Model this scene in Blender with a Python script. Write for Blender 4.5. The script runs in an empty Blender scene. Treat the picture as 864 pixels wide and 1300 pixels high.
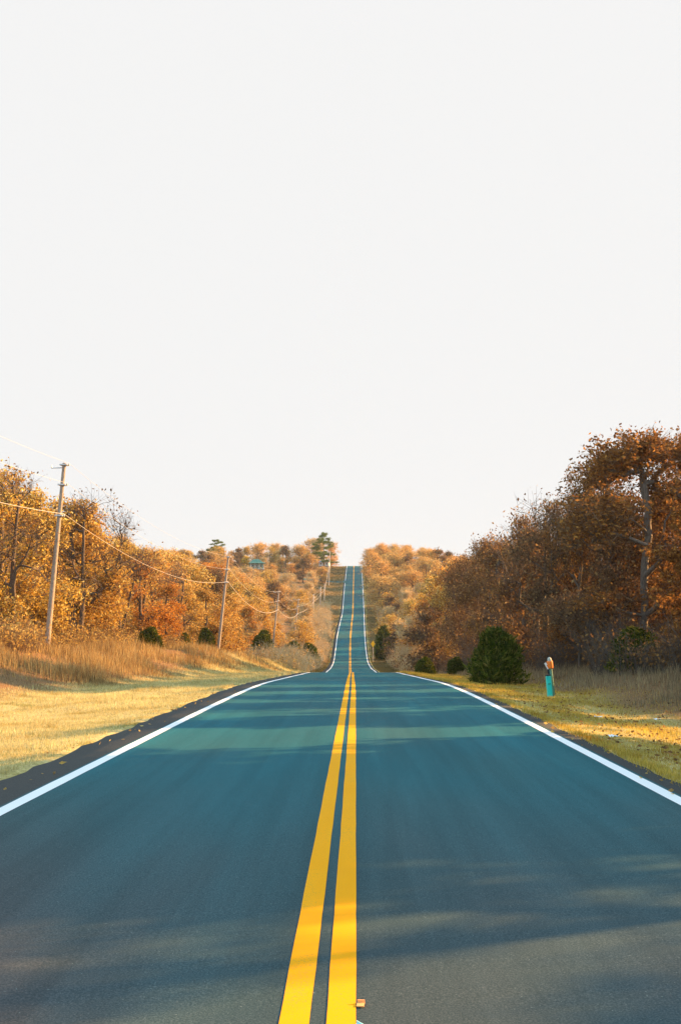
import bpy, math, random
import numpy as np
from math import radians as R
from mathutils import Vector, Matrix

random.seed(7)
rng = np.random.default_rng(11)
scene = bpy.context.scene
C = scene.collection

EYE = 1.72                    # camera height over the road
F = 1300.0                    # focal length in photo pixels
PITCH = math.atan(125 / F)
YAW = math.atan(20 / F)
SUN_AZ = R(69)                # from +Y towards +X
SUN_EL = R(19)

# ------------------------------------------------------------------ camera
cam_d = bpy.data.cameras.new('camera')
cam = bpy.data.objects.new('camera', cam_d); C.objects.link(cam)
cam.location = (0, 0, EYE)
cam.rotation_euler = (math.pi / 2 + PITCH, 0, YAW)
cam_d.sensor_fit = 'VERTICAL'; cam_d.sensor_height = 36; cam_d.lens = 36
cam_d.clip_start = 0.05; cam_d.clip_end = 6000
scene.camera = cam
CR = (Matrix.Rotation(YAW, 3, 'Z') @ Matrix.Rotation(math.pi / 2 + PITCH, 3, 'X'))

def at(x, y, D):
    """world point a photo pixel shows at forward distance D"""
    d = CR @ Vector(((x - 432) / F, (650 - y) / F, -1.0))
    d *= D / d.y
    return (d.x, D, d.z + EYE)

# ------------------------------------------------------------------ terrain
KD = np.array([-80, -30, 0, 30, 37, 50, 67, 83, 100, 120, 150, 180, 205, 230, 254, 290, 324, 350, 378, 420, 455, 471, 488, 520, 600, 900, 3500], float)
KZ = np.array([.1, -1.03, -1.72, -2.42, -2.66, -3.28, -4.13, -4.95, -6.15, -7.45, -8.72, -9.8, -10.15, -8.8, -6.3, -3.4, -.6, 3.4, 8.1, 13.6, 18.1, 20.0, 21.0, 19, 10, 2, -4], float)
KC = np.array([-.08, -.08, -.08, -.1, -.12, -.18, -.24, -.3, -.45, -.6, -.8, -1.0, -1.15, -1.3, -1.35, -1.2, -1.0, -1, -1, -1, -1, -1, -1, -1, -1, -1, -1], float)
def pchip(xk, yk, x):
    x = np.asarray(x, float)
    h = np.diff(xk); d = np.diff(yk) / h
    m = np.zeros(len(xk)); m[0] = d[0]; m[-1] = d[-1]
    for i in range(1, len(xk) - 1):
        if d[i-1] * d[i] > 0:
            w1 = 2*h[i] + h[i-1]; w2 = h[i] + 2*h[i-1]
            m[i] = (w1 + w2) / (w1/d[i-1] + w2/d[i])
    i = np.clip(np.searchsorted(xk, x) - 1, 0, len(h) - 1)
    t = (x - xk[i]) / h[i]
    return ((1+2*t)*(1-t)**2*yk[i] + t*(1-t)**2*h[i]*m[i] + t*t*(3-2*t)*yk[i+1] + t*t*(t-1)*h[i]*m[i+1])
def road_z(D): return pchip(KD, KZ, D) + EYE
def road_c(D): return np.interp(D, KD, KC)
def sstep(a, b, x):
    t = np.clip((x - a) / (b - a), 0, 1); return t*t*(3-2*t)
def ground_z(X, D):
    X = np.asarray(X, float); D = np.asarray(D, float)
    u = X - road_c(D)
    L = -u
    z = road_z(D)
    near = 1 - sstep(100, 190, D)
    # left: flat mown verge, then the bank, then the wooded slope
    zl = -.10*sstep(4.0, 5.2, L) - .12*sstep(6, 9, L)*(1 - sstep(50, 80, D))
    b0 = np.interp(D, [0, 55, 90, 115, 330, 400], [10.2, 10.2, 6.5, 4.6, 4.8, 8]); b1 = np.interp(D, [0, 55, 90, 115, 330, 400], [16.5, 16.5, 11.5, 9, 9, 14])
    zl = zl + np.interp(D, [0, 90, 115, 200, 300], [1.75, 1.75, 1.6, 1.2, .9])*np.clip((L-b0)/(b1-b0), 0, 1)**1.3
    zl = zl + .7*near*sstep(70, 115, D)*sstep(9, 14, L)
    sl = np.interp(D, [0, 60, 110, 180, 260, 330, 400, 460, 600], [.03, .05, .13, .17, .17, .17, .08, .03, 0])
    zl = zl + sl*np.clip(L-16, 0, 45) + .25*sl*np.clip(L-61, 0, 120)
    # right: narrow verge, rough ground, wood
    zr = -.10*sstep(3.7, 4.6, u) - .18*sstep(4.5, 6.5, u)*near + .75*sstep(7.5, 12.5, u)
    sr = np.interp(D, [0, 80, 150, 220, 300, 400, 460, 600], [.02, .02, .08, .2, .2, .1, .03, 0])
    zr = zr + sr*np.clip(u-11, 0, 45)
    z = z + np.where(u < 0, zl, zr)
    bump = .05*np.sin(X*.9+D*.31)*np.sin(D*.43+1.3) + .03*np.sin(X*2.1-D*.8) + .25*np.sin(X*.11+2)*np.sin(D*.07)*sstep(14, 30, np.abs(u))
    return z + bump*sstep(4.3, 7, np.abs(u))

# ------------------------------------------------------------------ tags, meshes
def tag(o, label=None, cat=None, group=None, kind=None):
    if label: o['label'] = label
    if cat: o['category'] = cat
    if group: o['group'] = group
    if kind: o['kind'] = kind
    return o
def empty(name, loc, rz=0.0):
    o = bpy.data.objects.new(name, None); C.objects.link(o)
    o.empty_display_size = .2; o.location = loc; o.rotation_euler = (0, 0, rz)
    return o
def np_mesh(name, V, faces, mats, midx=None, smooth=False):
    """faces: list of integer arrays (n,k)"""
    me = bpy.data.meshes.new(name)
    V = np.asarray(V, np.float32)
    me.vertices.add(len(V)); me.vertices.foreach_set('co', V.ravel())
    tot = np.concatenate([np.full(len(f), f.shape[1], np.int32) for f in faces])
    loops = np.concatenate([f.ravel() for f in faces]).astype(np.int32)
    start = np.concatenate([[0], np.cumsum(tot)[:-1]]).astype(np.int32)
    me.loops.add(len(loops)); me.loops.foreach_set('vertex_index', loops)
    me.polygons.add(len(tot)); me.polygons.foreach_set('loop_start', start)
    for m in (mats if isinstance(mats, (list, tuple)) else [mats]): me.materials.append(m)
    if midx is not None: me.polygons.foreach_set('material_index', np.asarray(midx, np.int32))
    me.update(calc_edges=True); me.validate()
    me.polygons.foreach_set('use_smooth', np.full(len(me.polygons), smooth, bool))
    return me
def link(name, me, parent=None, loc=None):
    o = bpy.data.objects.new(name, me); C.objects.link(o)
    if parent: o.parent = parent
    if loc: o.location = loc
    return o
def unit(v): return v / np.maximum(np.linalg.norm(v, axis=-1, keepdims=True), 1e-9)
def tubes(p0, p1, r0, r1, k=3):
    p0 = np.asarray(p0, float); p1 = np.asarray(p1, float); n = len(p0)
    r0 = np.broadcast_to(np.asarray(r0, float), (n,)); r1 = np.broadcast_to(np.asarray(r1, float), (n,))
    d = unit(p1 - p0)
    ref = np.where(np.abs(d[:, :1]) < .8, np.array([[1., 0, 0]]), np.array([[0, 1., 0]]))
    a = unit(np.cross(d, ref)); b = np.cross(d, a)
    t = np.arange(k) * 2*np.pi / k
    ring = a[:, None, :]*np.cos(t)[None, :, None] + b[:, None, :]*np.sin(t)[None, :, None]
    V = np.concatenate([p0[:, None] + ring*r0[:, None, None], p1[:, None] + ring*r1[:, None, None]], 1).reshape(-1, 3)
    i = np.arange(k); j = (i+1) % k
    q = np.stack([i, j, j+k, i+k], 1)
    Fc = (q[None] + (np.arange(n)*2*k)[:, None, None]).reshape(-1, 4)
    return V, Fc
def leaves(P, size, g, flat=0.0, elong=1.5):
    """folded lozenge leaves at P; returns V, quads"""
    n = len(P)
    a = unit(g.normal(size=(n, 3))); t = unit(g.normal(size=(n, 3)))
    if flat: a[:, 2] *= (1-flat); a = unit(a)
    b = unit(np.cross(a, t)); c = np.cross(a, b)
    s = size * g.uniform(.6, 1.35, n)[:, None]
    V = np.stack([P - a*s*elong*.5, P + b*s*.42 + c*s*.12, P + a*s*elong*.5, P - b*s*.42 + c*s*.12], 1).reshape(-1, 3)
    return V, np.arange(n*4).reshape(-1, 4)
class Acc:
    def __init__(s): s.V = []; s.F = []; s.n = 0; s.m = []
    def add(s, V, Fc, mi=0):
        s.V.append(V); s.F.append(Fc + s.n); s.n += len(V); s.m.append(np.full(len(Fc), mi))
    def mesh(s, name, mats, smooth=False):
        return np_mesh(name, np.concatenate(s.V), s.F, mats, np.concatenate(s.m), smooth)

# ------------------------------------------------------------------ materials
def newmat(name):
    m = bpy.data.materials.new(name); m.use_nodes = True
    nt = m.node_tree; nt.nodes.clear()
    return m, nt, nt.nodes.new('ShaderNodeOutputMaterial')
def N(nt, t, **kw):
    n = nt.nodes.new(t)
    for k, v in kw.items():
        if k in n.inputs: n.inputs[k].default_value = v
        else: setattr(n, k, v)
    return n
def ramp(nt, fac, stops, interp='LINEAR'):
    n = nt.nodes.new('ShaderNodeValToRGB'); n.color_ramp.interpolation = interp
    e = n.color_ramp.elements
    while len(e) < len(stops): e.new(.5)
    for el, (p, c) in zip(e, stops): el.position = p; el.color = (*c, 1)
    if fac is not None: nt.links.new(fac, n.inputs[0])
    return n.outputs[0]
def mixc(nt, fac, a, b, mode='MIX'):
    n = nt.nodes.new('ShaderNodeMix'); n.data_type = 'RGBA'; n.blend_type = mode
    for s, v in ((n.inputs[0], fac), (n.inputs[6], a), (n.inputs[7], b)):
        if hasattr(v, 'is_output'): nt.links.new(v, s)
        elif isinstance(v, (int, float)): s.default_value = v
        else: s.default_value = (*v, 1)
    return n.outputs[2]
def noise(nt, scale, detail=3, coord=None, rough=.5, stretch=None):
    n = N(nt, 'ShaderNodeTexNoise', Scale=scale, Detail=detail, Roughness=rough)
    if coord is None: coord = N(nt, 'ShaderNodeNewGeometry').outputs['Position']
    if stretch:
        mp = N(nt, 'ShaderNodeMapping'); mp.inputs['Scale'].default_value = stretch
        nt.links.new(coord, mp.inputs[0]); coord = mp.outputs[0]
    nt.links.new(coord, n.inputs['Vector'])
    return n.outputs[0]
def simple(name, col, rough=.7, var=.25, scale=6, metal=0, bump=0):
    m, nt, out = newmat(name)
    p = N(nt, 'ShaderNodeBsdfPrincipled', Roughness=rough, Metallic=metal)
    n = noise(nt, scale, 4)
    c = ramp(nt, n, [(.3, tuple(x*(1-var) for x in col)), (.7, tuple(min(1, x*(1+var)) for x in col))])
    nt.links.new(c, p.inputs['Base Color'])
    if bump:
        b = N(nt, 'ShaderNodeBump', Strength=bump, Distance=.02); nt.links.new(n, b.inputs['Height']); nt.links.new(b.outputs[0], p.inputs['Normal'])
    nt.links.new(p.outputs[0], out.inputs[0])
    return m
def leafmat(name, stops, stops2=None, trans=.5, rough=.75, patch=None):
    m, nt, out = newmat(name)
    geo = N(nt, 'ShaderNodeNewGeometry')
    c = ramp(nt, geo.outputs['Random Per Island'], stops)
    if stops2:
        c2 = ramp(nt, geo.outputs['Random Per Island'], stops2)
        oi = N(nt, 'ShaderNodeObjectInfo')
        c = mixc(nt, oi.outputs['Random'], c, c2)
    if patch:
        pn = noise(nt, patch[0], 4, rough=.65)
        c = mixc(nt, 1.0, c, ramp(nt, pn, [(.34, patch[1]), (.5, (.86, .84, .8)), (.64, (1.08, 1.06, 1.0))]), 'MULTIPLY')
    d = N(nt, 'ShaderNodeBsdfDiffuse', Roughness=.5); t = N(nt, 'ShaderNodeBsdfTranslucent')
    nt.links.new(c, d.inputs[0]); nt.links.new(c, t.inputs[0])
    mx = N(nt, 'ShaderNodeMixShader'); mx.inputs[0].default_value = trans
    nt.links.new(d.outputs[0], mx.inputs[1]); nt.links.new(t.outputs[0], mx.inputs[2])
    nt.links.new(mx.outputs[0], out.inputs[0])
    return m
def barkmat(name, a, b):
    m, nt, out = newmat(name)
    p = N(nt, 'ShaderNodeBsdfPrincipled', Roughness=.9)
    co = N(nt, 'ShaderNodeTexCoord').outputs['Object']
    n = noise(nt, 5, 5, co, .6, (6, 6, 1))
    nt.links.new(ramp(nt, n, [(.35, a), (.65, b)]), p.inputs['Base Color'])
    bm = N(nt, 'ShaderNodeBump', Strength=.6, Distance=.03); nt.links.new(n, bm.inputs['Height']); nt.links.new(bm.outputs[0], p.inputs['Normal'])
    nt.links.new(p.outputs[0], out.inputs[0])
    return m

M = {}
M['bark'] = barkmat('bark', (.05, .035, .025), (.16, .12, .09))
M['bark_grey'] = barkmat('bark_grey', (.07, .055, .045), (.19, .155, .12))
M['twig_pale'] = barkmat('twig_pale', (.46, .34, .17), (.74, .58, .32))
M['twig_brown'] = barkmat('twig_brown', (.13, .075, .04), (.27, .16, .08))
M['gold'] = leafmat('gold_leaves', [(0, (.26, 0.158, 0.036)), (.3, (.52, 0.350, 0.066)), (.7, (.72, 0.542, 0.120)), (1, (.86, 0.768, 0.336))],
                    [(0, (.28, 0.136, 0.036)), (.35, (.56, 0.294, 0.054)), (.75, (.72, 0.475, 0.108)), (1, (.80, 0.701, 0.312))])
M['orange'] = leafmat('orange_leaves', [(0, (.30, 0.102, 0.024)), (.35, (.56, 0.226, 0.036)), (.8, (.70, 0.350, 0.060)), (1, (.78, 0.520, 0.168))],
                      [(0, (.30, 0.158, 0.042)), (.4, (.55, 0.328, 0.072)), (.8, (.68, 0.475, 0.120)), (1, (.78, 0.655, 0.288))])
M['rust'] = leafmat('rust_leaves', [(0, (.12, .062, .028)), (.4, (.23, .115, .042)), (.8, (.36, .18, .055)), (1, (.60, .33, .09))],
                    [(0, (.15, .066, .025)), (.5, (.29, .135, .04)), (1, (.46, .23, .06))], .35)
M['brown'] = leafmat('brown_leaves', [(0, (.09, .06, .04)), (.5, (.18, .12, .07)), (.85, (.30, .20, .10)), (1, (.50, .34, .15))],
                     [(0, (.15, .075, .03)), (.5, (.30, .155, .06)), (.85, (.43, .25, .08)), (1, (.60, .38, .13))], .35)
M['yellow'] = leafmat('yellow_leaves', [(0, (.45, 0.316, 0.024)), (.5, (.70, 0.475, 0.036)), (1, (.80, 0.621, 0.096))], None, .45)
M['cedar'] = leafmat('cedar_needles', [(0, (.025, .042, .008)), (.4, (.075, .100, .014)), (.8, (.15, .17, .025)), (1, (.30, .24, .06))], None, .15)
M['pine'] = leafmat('pine_needles', [(0, (.07, .12, .03)), (.6, (.16, .22, .05)), (1, (.30, .32, .08))], None, .2)
M['brush'] = leafmat('brush_leaves', [(0, (.24, 0.158, 0.072)), (.5, (.48, 0.316, 0.108)), (.85, (.70, 0.475, 0.120)), (1, (.78, 0.621, 0.240))], None, .35)
M['brush_dark'] = leafmat('brush_dark_leaves', [(0, (.12, 0.074, 0.040)), (.5, (.24, 0.138, 0.063)), (.85, (.34, 0.201, 0.081)), (1, (.48, 0.286, 0.103))], None, .35)
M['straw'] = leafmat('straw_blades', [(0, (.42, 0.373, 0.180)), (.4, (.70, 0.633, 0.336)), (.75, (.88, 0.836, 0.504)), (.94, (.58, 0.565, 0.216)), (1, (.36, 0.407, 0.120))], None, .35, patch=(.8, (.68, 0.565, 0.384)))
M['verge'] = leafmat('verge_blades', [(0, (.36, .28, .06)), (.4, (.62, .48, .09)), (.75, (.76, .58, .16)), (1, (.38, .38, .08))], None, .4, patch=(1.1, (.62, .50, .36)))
M['hill'] = leafmat('hill_blades', [(0, (.10, 0.090, 0.034)), (.5, (.19, 0.159, 0.063)), (1, (.30, 0.244, 0.103))], None, .2)  # darker, duller blades: tree shade on the far verge put into the colour
M['tall'] = leafmat('tall_grass_blades', [(0, (.20, 0.124, 0.060)), (.35, (.38, 0.260, 0.120)), (.7, (.56, 0.407, 0.168)), (1, (.76, 0.633, 0.312))], None, .35, patch=(.45, (.55, 0.520, 0.504)))
M['tall_right'] = leafmat('tall_grass_right', [(0, (.22, 0.169, 0.108)), (.4, (.36, 0.294, 0.192)), (.8, (.48, 0.407, 0.264)), (1, (.60, 0.497, 0.264))], None, .35, patch=(.6, (.6, 0.621, 0.600)))
M['pole'] = barkmat('weathered_pole', (.22, .18, .14), (.44, .37, .30))
M['pole_sunlit'] = barkmat('sunlit_pole', (.42, .36, .28), (.66, .58, .47))  # lighter copy for the far poles, sunlit brightness put into its colour
M['wire'] = simple('aluminium_wire', (.62, .60, .57), .45, .05)
M['metal'] = simple('galvanised', (.55, .57, .58), .45, .1, metal=.3)
M['porcelain'] = simple('porcelain', (.62, .60, .55), .3, .05)

def asphalt():
    m, nt, out = newmat('asphalt')
    p = N(nt, 'ShaderNodeBsdfPrincipled', Roughness=.8); p.inputs['Specular IOR Level'].default_value = .04; p.inputs['Specular Tint'].default_value = (.02, .8, 1, 1)
    fine = noise(nt, 95, 3, rough=.8)
    base = ramp(nt, fine, [(.34, (.026, .059, .067)), (.5, (.043, .093, .104)), (.68, (.078, .147, .158))])
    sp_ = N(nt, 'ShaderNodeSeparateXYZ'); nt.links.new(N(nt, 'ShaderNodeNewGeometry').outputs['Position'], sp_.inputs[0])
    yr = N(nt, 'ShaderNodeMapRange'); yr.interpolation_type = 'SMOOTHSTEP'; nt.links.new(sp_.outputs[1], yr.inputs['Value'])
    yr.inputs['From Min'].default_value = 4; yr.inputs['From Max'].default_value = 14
    base = mixc(nt, 1.0, base, mixc(nt, yr.outputs[0], (1.55, .86, .82), (.70, 1.30, 1.38)), 'MULTIPLY')   # colour cast of the light put into the paving: warm near, teal beyond
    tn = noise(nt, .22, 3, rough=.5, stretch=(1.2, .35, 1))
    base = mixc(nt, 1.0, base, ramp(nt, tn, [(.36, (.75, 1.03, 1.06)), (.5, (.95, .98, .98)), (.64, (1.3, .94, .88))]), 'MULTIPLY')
    big = noise(nt, .55, 4, rough=.55, stretch=(1.6, .16, 1))
    base = mixc(nt, 1.0, base, ramp(nt, big, [(.3, (.86, .86, .86)), (.55, (1, 1, 1)), (.75, (.95, 1.14, 1.16))]), 'MULTIPLY')
    st = noise(nt, 3.2, 3, rough=.6, stretch=(1.4, .035, 1))
    base = mixc(nt, 1.0, base, ramp(nt, st, [(.35, (.91, .91, .91)), (.6, (1.04, 1.04, 1.04))]), 'MULTIPLY')
    pale = noise(nt, 9, 1)
    sp = noise(nt, 85, 0)
    mk = N(nt, 'ShaderNodeMath', operation='GREATER_THAN'); nt.links.new(sp, mk.inputs[0]); mk.inputs[1].default_value = .84
    base = mixc(nt, mk.outputs[0], base, (.17, .22, .22))
    nt.links.new(base, p.inputs['Base Color'])
    b = N(nt, 'ShaderNodeBump', Strength=.35, Distance=.004); nt.links.new(fine, b.inputs['Height']); nt.links.new(b.outputs[0], p.inputs['Normal'])
    nt.links.new(p.outputs[0], out.inputs[0]); return m
def shoulder_mat():
    m, nt, out = newmat('shoulder_asphalt')
    p = N(nt, 'ShaderNodeBsdfPrincipled', Roughness=.85); p.inputs['Specular IOR Level'].default_value = .2
    fine = noise(nt, 70, 3, rough=.7)
    base = ramp(nt, fine, [(.35, (.022, .030, .033)), (.7, (.075, .080, .075))])
    nt.links.new(base, p.inputs['Base Color'])
    b = N(nt, 'ShaderNodeBump', Strength=.6, Distance=.01); nt.links.new(fine, b.inputs['Height']); nt.links.new(b.outputs[0], p.inputs['Normal'])
    nt.links.new(p.outputs[0], out.inputs[0]); return m
def paint(name, col, worn, amount=.62):
    m, nt, out = newmat(name)
    p = N(nt, 'ShaderNodeBsdfPrincipled', Roughness=.8); p.inputs['Specular IOR Level'].default_value = .1
    n1 = noise(nt, 90, 3, rough=.8); n2 = noise(nt, 2.5, 3, stretch=(1, .3, 1))
    ad = N(nt, 'ShaderNodeMath', operation='MULTIPLY_ADD'); nt.links.new(n2, ad.inputs[0]); ad.inputs[1].default_value = .35; nt.links.new(n1, ad.inputs[2])
    w = ramp(nt, ad.outputs[0], [(amount+.12, (0, 0, 0)), (amount+.24, (1, 1, 1))])
    c = mixc(nt, w, ramp(nt, n2, [(.3, tuple(v*.9 for v in col)), (.7, col)]), worn)
    nt.links.new(c, p.inputs['Base Color'])
    nt.links.new(p.outputs[0], out.inputs[0]); return m
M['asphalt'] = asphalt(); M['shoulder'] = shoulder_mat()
M['yellow_paint'] = paint('yellow_paint', (.95, .40, .002), (.45, .30, .05))
M['white_paint'] = paint('white_paint', (.86, .88, .88), (.5, .52, .5), .7)

def ground_mat():
    m, nt, out = newmat('ground')
    p = N(nt, 'ShaderNodeBsdfPrincipled', Roughness=.95); p.inputs['Specular IOR Level'].default_value = .1
    n1 = noise(nt, .7, 5, rough=.65); n2 = noise(nt, 14, 4, rough=.7)
    grass = ramp(nt, n2, [(.3, (.28, .22, .09)), (.5, (.50, .42, .18)), (.7, (.70, .60, .28))])
    green = ramp(nt, n2, [(.3, (.18, .15, .04)), (.7, (.40, .33, .09))])
    g = mixc(nt, ramp(nt, n1, [(.45, (0, 0, 0)), (.62, (1, 1, 1))]), grass, green)
    lit = ramp(nt, n2, [(.3, (.10, .06, .03)), (.5, (.22, .13, .06)), (.7, (.38, .22, .09))])
    at_ = N(nt, 'ShaderNodeAttribute', attribute_name='litter')
    c = mixc(nt, at_.outputs['Fac'], g, lit)
    nt.links.new(c, p.inputs['Base Color'])
    b = N(nt, 'ShaderNodeBump', Strength=.7, Distance=.05); nt.links.new(n2, b.inputs['Height']); nt.links.new(b.outputs[0], p.inputs['Normal'])
    nt.links.new(p.outputs[0], out.inputs[0]); return m
M['ground'] = ground_mat()

# ------------------------------------------------------------------ ground, road, markings
def build_ground():
    gx = np.concatenate([-np.geomspace(1200, 130, 10), np.linspace(-120, -26, 32), np.linspace(-24, -5, 39), [-4.5, -4.15, -3.9, -3, -1.5, 0, 1.5, 3, 3.4, 3.75, 4.2],
                         np.linspace(4.7, 24, 40), np.linspace(26, 120, 32), np.geomspace(130, 1200, 10)])
    gy = np.concatenate([np.linspace(-80, 0, 21), np.linspace(1, 130, 130), np.linspace(133, 620, 150), np.geomspace(640, 3500, 18)])
    X, Y = np.meshgrid(gx, gy)
    Xs = X + road_c(Y)
    Z = ground_z(Xs, Y)
    Z = Z - .09*(np.abs(X - (-.08)) < 3.95)      # sits under the asphalt
    V = np.stack([Xs, Y, Z], -1).reshape(-1, 3)
    nx, ny = len(gx), len(gy)
    i = (np.arange(ny-1)[:, None]*nx + np.arange(nx-1)[None]).ravel()
    Fq = np.stack([i, i+1, i+nx+1, i+nx], 1)
    me = np_mesh('ground', V, [Fq], M['ground'], smooth=True)
    a = me.attributes.new('litter', 'FLOAT', 'POINT')
    lit = np.clip(sstep(9.8, 11.5, -X) + .85*sstep(120, 150, Y)*(np.abs(X) > 4.3) + sstep(6.6, 8.5, X + np.sin(Y*.5)*.5), 0, 1)
    a.data.foreach_set('value', lit.ravel().astype(np.float32))
    tag(link('ground', me), kind='structure')
build_ground()

RY = np.concatenate([np.linspace(-60, 0, 31), np.linspace(.5, 130, 260), np.linspace(131, 600, 300)])
def strip(name, xa, xb, lift, mat, ys=RY, skirt=0.0, wob=0.0):
    c = road_c(ys) + .08; z = road_z(ys) + lift
    w = wob*(np.sin(ys*3.1)+np.sin(ys*7.7+1)+np.sin(ys*1.3+2)) if wob else 0
    cols = [(xa, 0), (xb, 0)]
    if xb - xa > 1.5: cols = [(xa + (xb-xa)*i/8, 0) for i in range(9)]
    if skirt: cols = [(cols[0][0]-.10, -skirt)] + cols + [(cols[-1][0]+.10, -skirt)]
    rows = []
    for k, (x, dz) in enumerate(cols):
        e = 0
        if wob and k < (2 if skirt else 1): e = w
        if wob and k > len(cols) - (3 if skirt else 2): e = -w*.8
        rows.append(np.stack([c + x + e, ys, z + dz], -1))
    V = np.stack(rows, 1).reshape(-1, 3); n = len(cols)
    i = (np.arange(len(ys)-1)[:, None]*n + np.arange(n-1)[None]).ravel()
    Fq = np.stack([i, i+1, i+n+1, i+n], 1)
    return tag(link(name, np_mesh(name, V, [Fq], mat, smooth=True)), kind='structure')
strip('road_shoulder', -4.15, 3.72, -.004, M['shoulder'], skirt=.16, wob=.03)
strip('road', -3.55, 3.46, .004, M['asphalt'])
strip('edge_line', -3.51, -3.35, .008, M['white_paint'], wob=.0016)
strip('edge_line', 3.25, 3.41, .008, M['white_paint'], wob=.0016)
strip('centre_line', -.344, -.207, .008, M['yellow_paint'], wob=.0012)
strip('centre_line', -.134, .0, .008, M['yellow_paint'], wob=.0012)

# side drive near the top of the far hill
def drive():
    xs = np.linspace(-3.0, -26, 24); y0 = 398 + 0*xs
    V = []
    for x in xs:
        for dy in (-3.0, 3.0):
            y = 400 + dy + (1.6*max(0, 1-abs(x+3)/5))*np.sign(dy)
            V.append((x-1, y, float(ground_z(x-1, y)) + .10))
    Fq = np.array([[2*i, 2*i+1, 2*i+3, 2*i+2] for i in range(len(xs)-1)])
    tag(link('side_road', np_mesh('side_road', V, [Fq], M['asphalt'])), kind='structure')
drive()

# ------------------------------------------------------------------ grass (stuff)
def blades(X, Y, h, w, g, lean=.35, nseg=1):
    n = len(X); Z = ground_z(X, Y)
    base = np.stack([X, Y, Z - .02], -1)
    az = g.uniform(0, 2*np.pi, n); fd = np.stack([np.cos(az), np.sin(az), 0*az], -1)
    ln = g.uniform(.05, lean, n)*h; la = g.uniform(0, 2*np.pi, n)
    top = base + np.stack([np.cos(la)*ln, np.sin(la)*ln, h], -1)
    s = (w*.5)[:, None]*fd
    if nseg == 1:
        V = np.stack([base - s, base + s, top], 1).reshape(-1, 3)
        return V, np.arange(3*n).reshape(-1, 3)
    mid = base + (top-base)*.55; mid[:, :2] -= (top-base)[:, :2]*.3
    V = np.stack([base - s, base + s, mid + s*.8, mid - s*.8, top], 1).reshape(-1, 3)
    o = np.arange(n)*5
    q = np.stack([o, o+1, o+2, o+3], 1); t = np.stack([o+3, o+2, o+4], 1)
    return V, (q, t)
def pick_y(n, a, b, g, p=1.6):
    u = g.random(n)            # density falls with distance like y**-p
    return (a**(1-p) + u*(b**(1-p)-a**(1-p)))**(1/(1-p))
def grass(name, mat, n, xa, xb, ya, yb, h0, w0, label_kind=None, tall=False, edge=None, p=1.6, seed=1, lod=22, patch=0):
    g = np.random.default_rng(seed)
    Y = pick_y(n, ya, yb, g, p); X = g.uniform(xa, xb, n)
    # clump
    if tall:
        cx = np.sin(X*1.7+Y*.6)*np.sin(Y*.9-X*.4)+.6*np.sin(X*4+Y*2.3)
    else:
        cx = np.sin(X*3.1+Y*1.6)*np.sin(Y*2.2-X*1.1)+.5*np.sin(X*.9+Y*.7)
    X = X + road_c(Y)
    if edge is not None:
        k = edge(X - road_c(Y), Y); sel = g.random(n) < k; X, Y, cx = X[sel], Y[sel], cx[sel]
    f = np.maximum(1, (Y/lod))**.75
    h = h0*g.uniform(.45, 1.3, len(X))*(1+.28*cx)*(f if not tall else np.maximum(1, f**.25)); w = w0*g.uniform(.6, 1.4, len(X))*f
    if edge is not None and tall:
        h = h*np.clip(edge(X - road_c(Y), Y)*1.1, .25, 1)*(1 + .7*(g.random(len(X)) < .06))
    V, Fc = blades(X, Y, h, w, g, lean=.55 if not tall else .4, nseg=2 if tall else 1)
    faces = list(Fc) if isinstance(Fc, tuple) else [Fc]
    me = np_mesh(name, V, faces, mat)
    return tag(link(name, me), kind='stuff')
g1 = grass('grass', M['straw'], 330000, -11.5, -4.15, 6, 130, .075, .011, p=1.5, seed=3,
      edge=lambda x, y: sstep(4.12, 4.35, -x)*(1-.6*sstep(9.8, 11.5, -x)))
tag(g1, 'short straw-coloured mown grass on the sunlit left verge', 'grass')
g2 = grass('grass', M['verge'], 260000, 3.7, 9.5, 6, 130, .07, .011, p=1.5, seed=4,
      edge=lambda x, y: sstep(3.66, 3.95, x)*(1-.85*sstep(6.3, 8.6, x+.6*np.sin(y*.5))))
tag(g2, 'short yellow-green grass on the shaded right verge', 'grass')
def tall_edge_l(x, y): return (.25+.75*sstep(-1, 1.1, np.sin(x*.8+y*.21)+.8*np.sin(y*.47-x*.5)+.8))*sstep(9.2, 12.8, -x + .7*np.sin(y*.33)+.4*np.sin(y*.9) + np.interp(y, [60, 85, 115], [0, 2.8, 5.0]))*np.interp(y, [60, 100, 115], [1, .75, .6])
g3 = grass('tall_grass', M['tall'], 210000, -23, -4.6, 20, 170, .50, .012, tall=True, p=1.2, seed=5, edge=tall_edge_l, lod=30)
tag(g3, 'tall dry brown grass covering the left roadside bank', 'tall grass')
def tall_edge_r(x, y): return sstep(7.2, 10.2, x + .7*np.sin(y*.5)+.3*np.sin(y*1.3))*.8 + .03*sstep(5.5, 7, x)
g4 = grass('tall_grass', M['tall_right'], 110000, 5.5, 17, 12, 150, .36, .012, tall=True, p=1.25, seed=6, edge=tall_edge_r, lod=26)
tag(g4, 'matted grey-brown dry grass in front of the right-hand wood', 'tall grass')
g5 = grass('hill_grass', M['hill'], 90000, -15, -4, 125, 470, .22, .05, p=1.0001, seed=8, lod=200)
tag(g5, 'dull green roadside grass left of the far hill road', 'grass')
g6 = grass('hill_grass', M['hill'], 90000, 4, 11, 125, 470, .22, .05, p=1.0001, seed=9, lod=200)
tag(g6, 'dull olive roadside grass right of the far hill road', 'grass')

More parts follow.
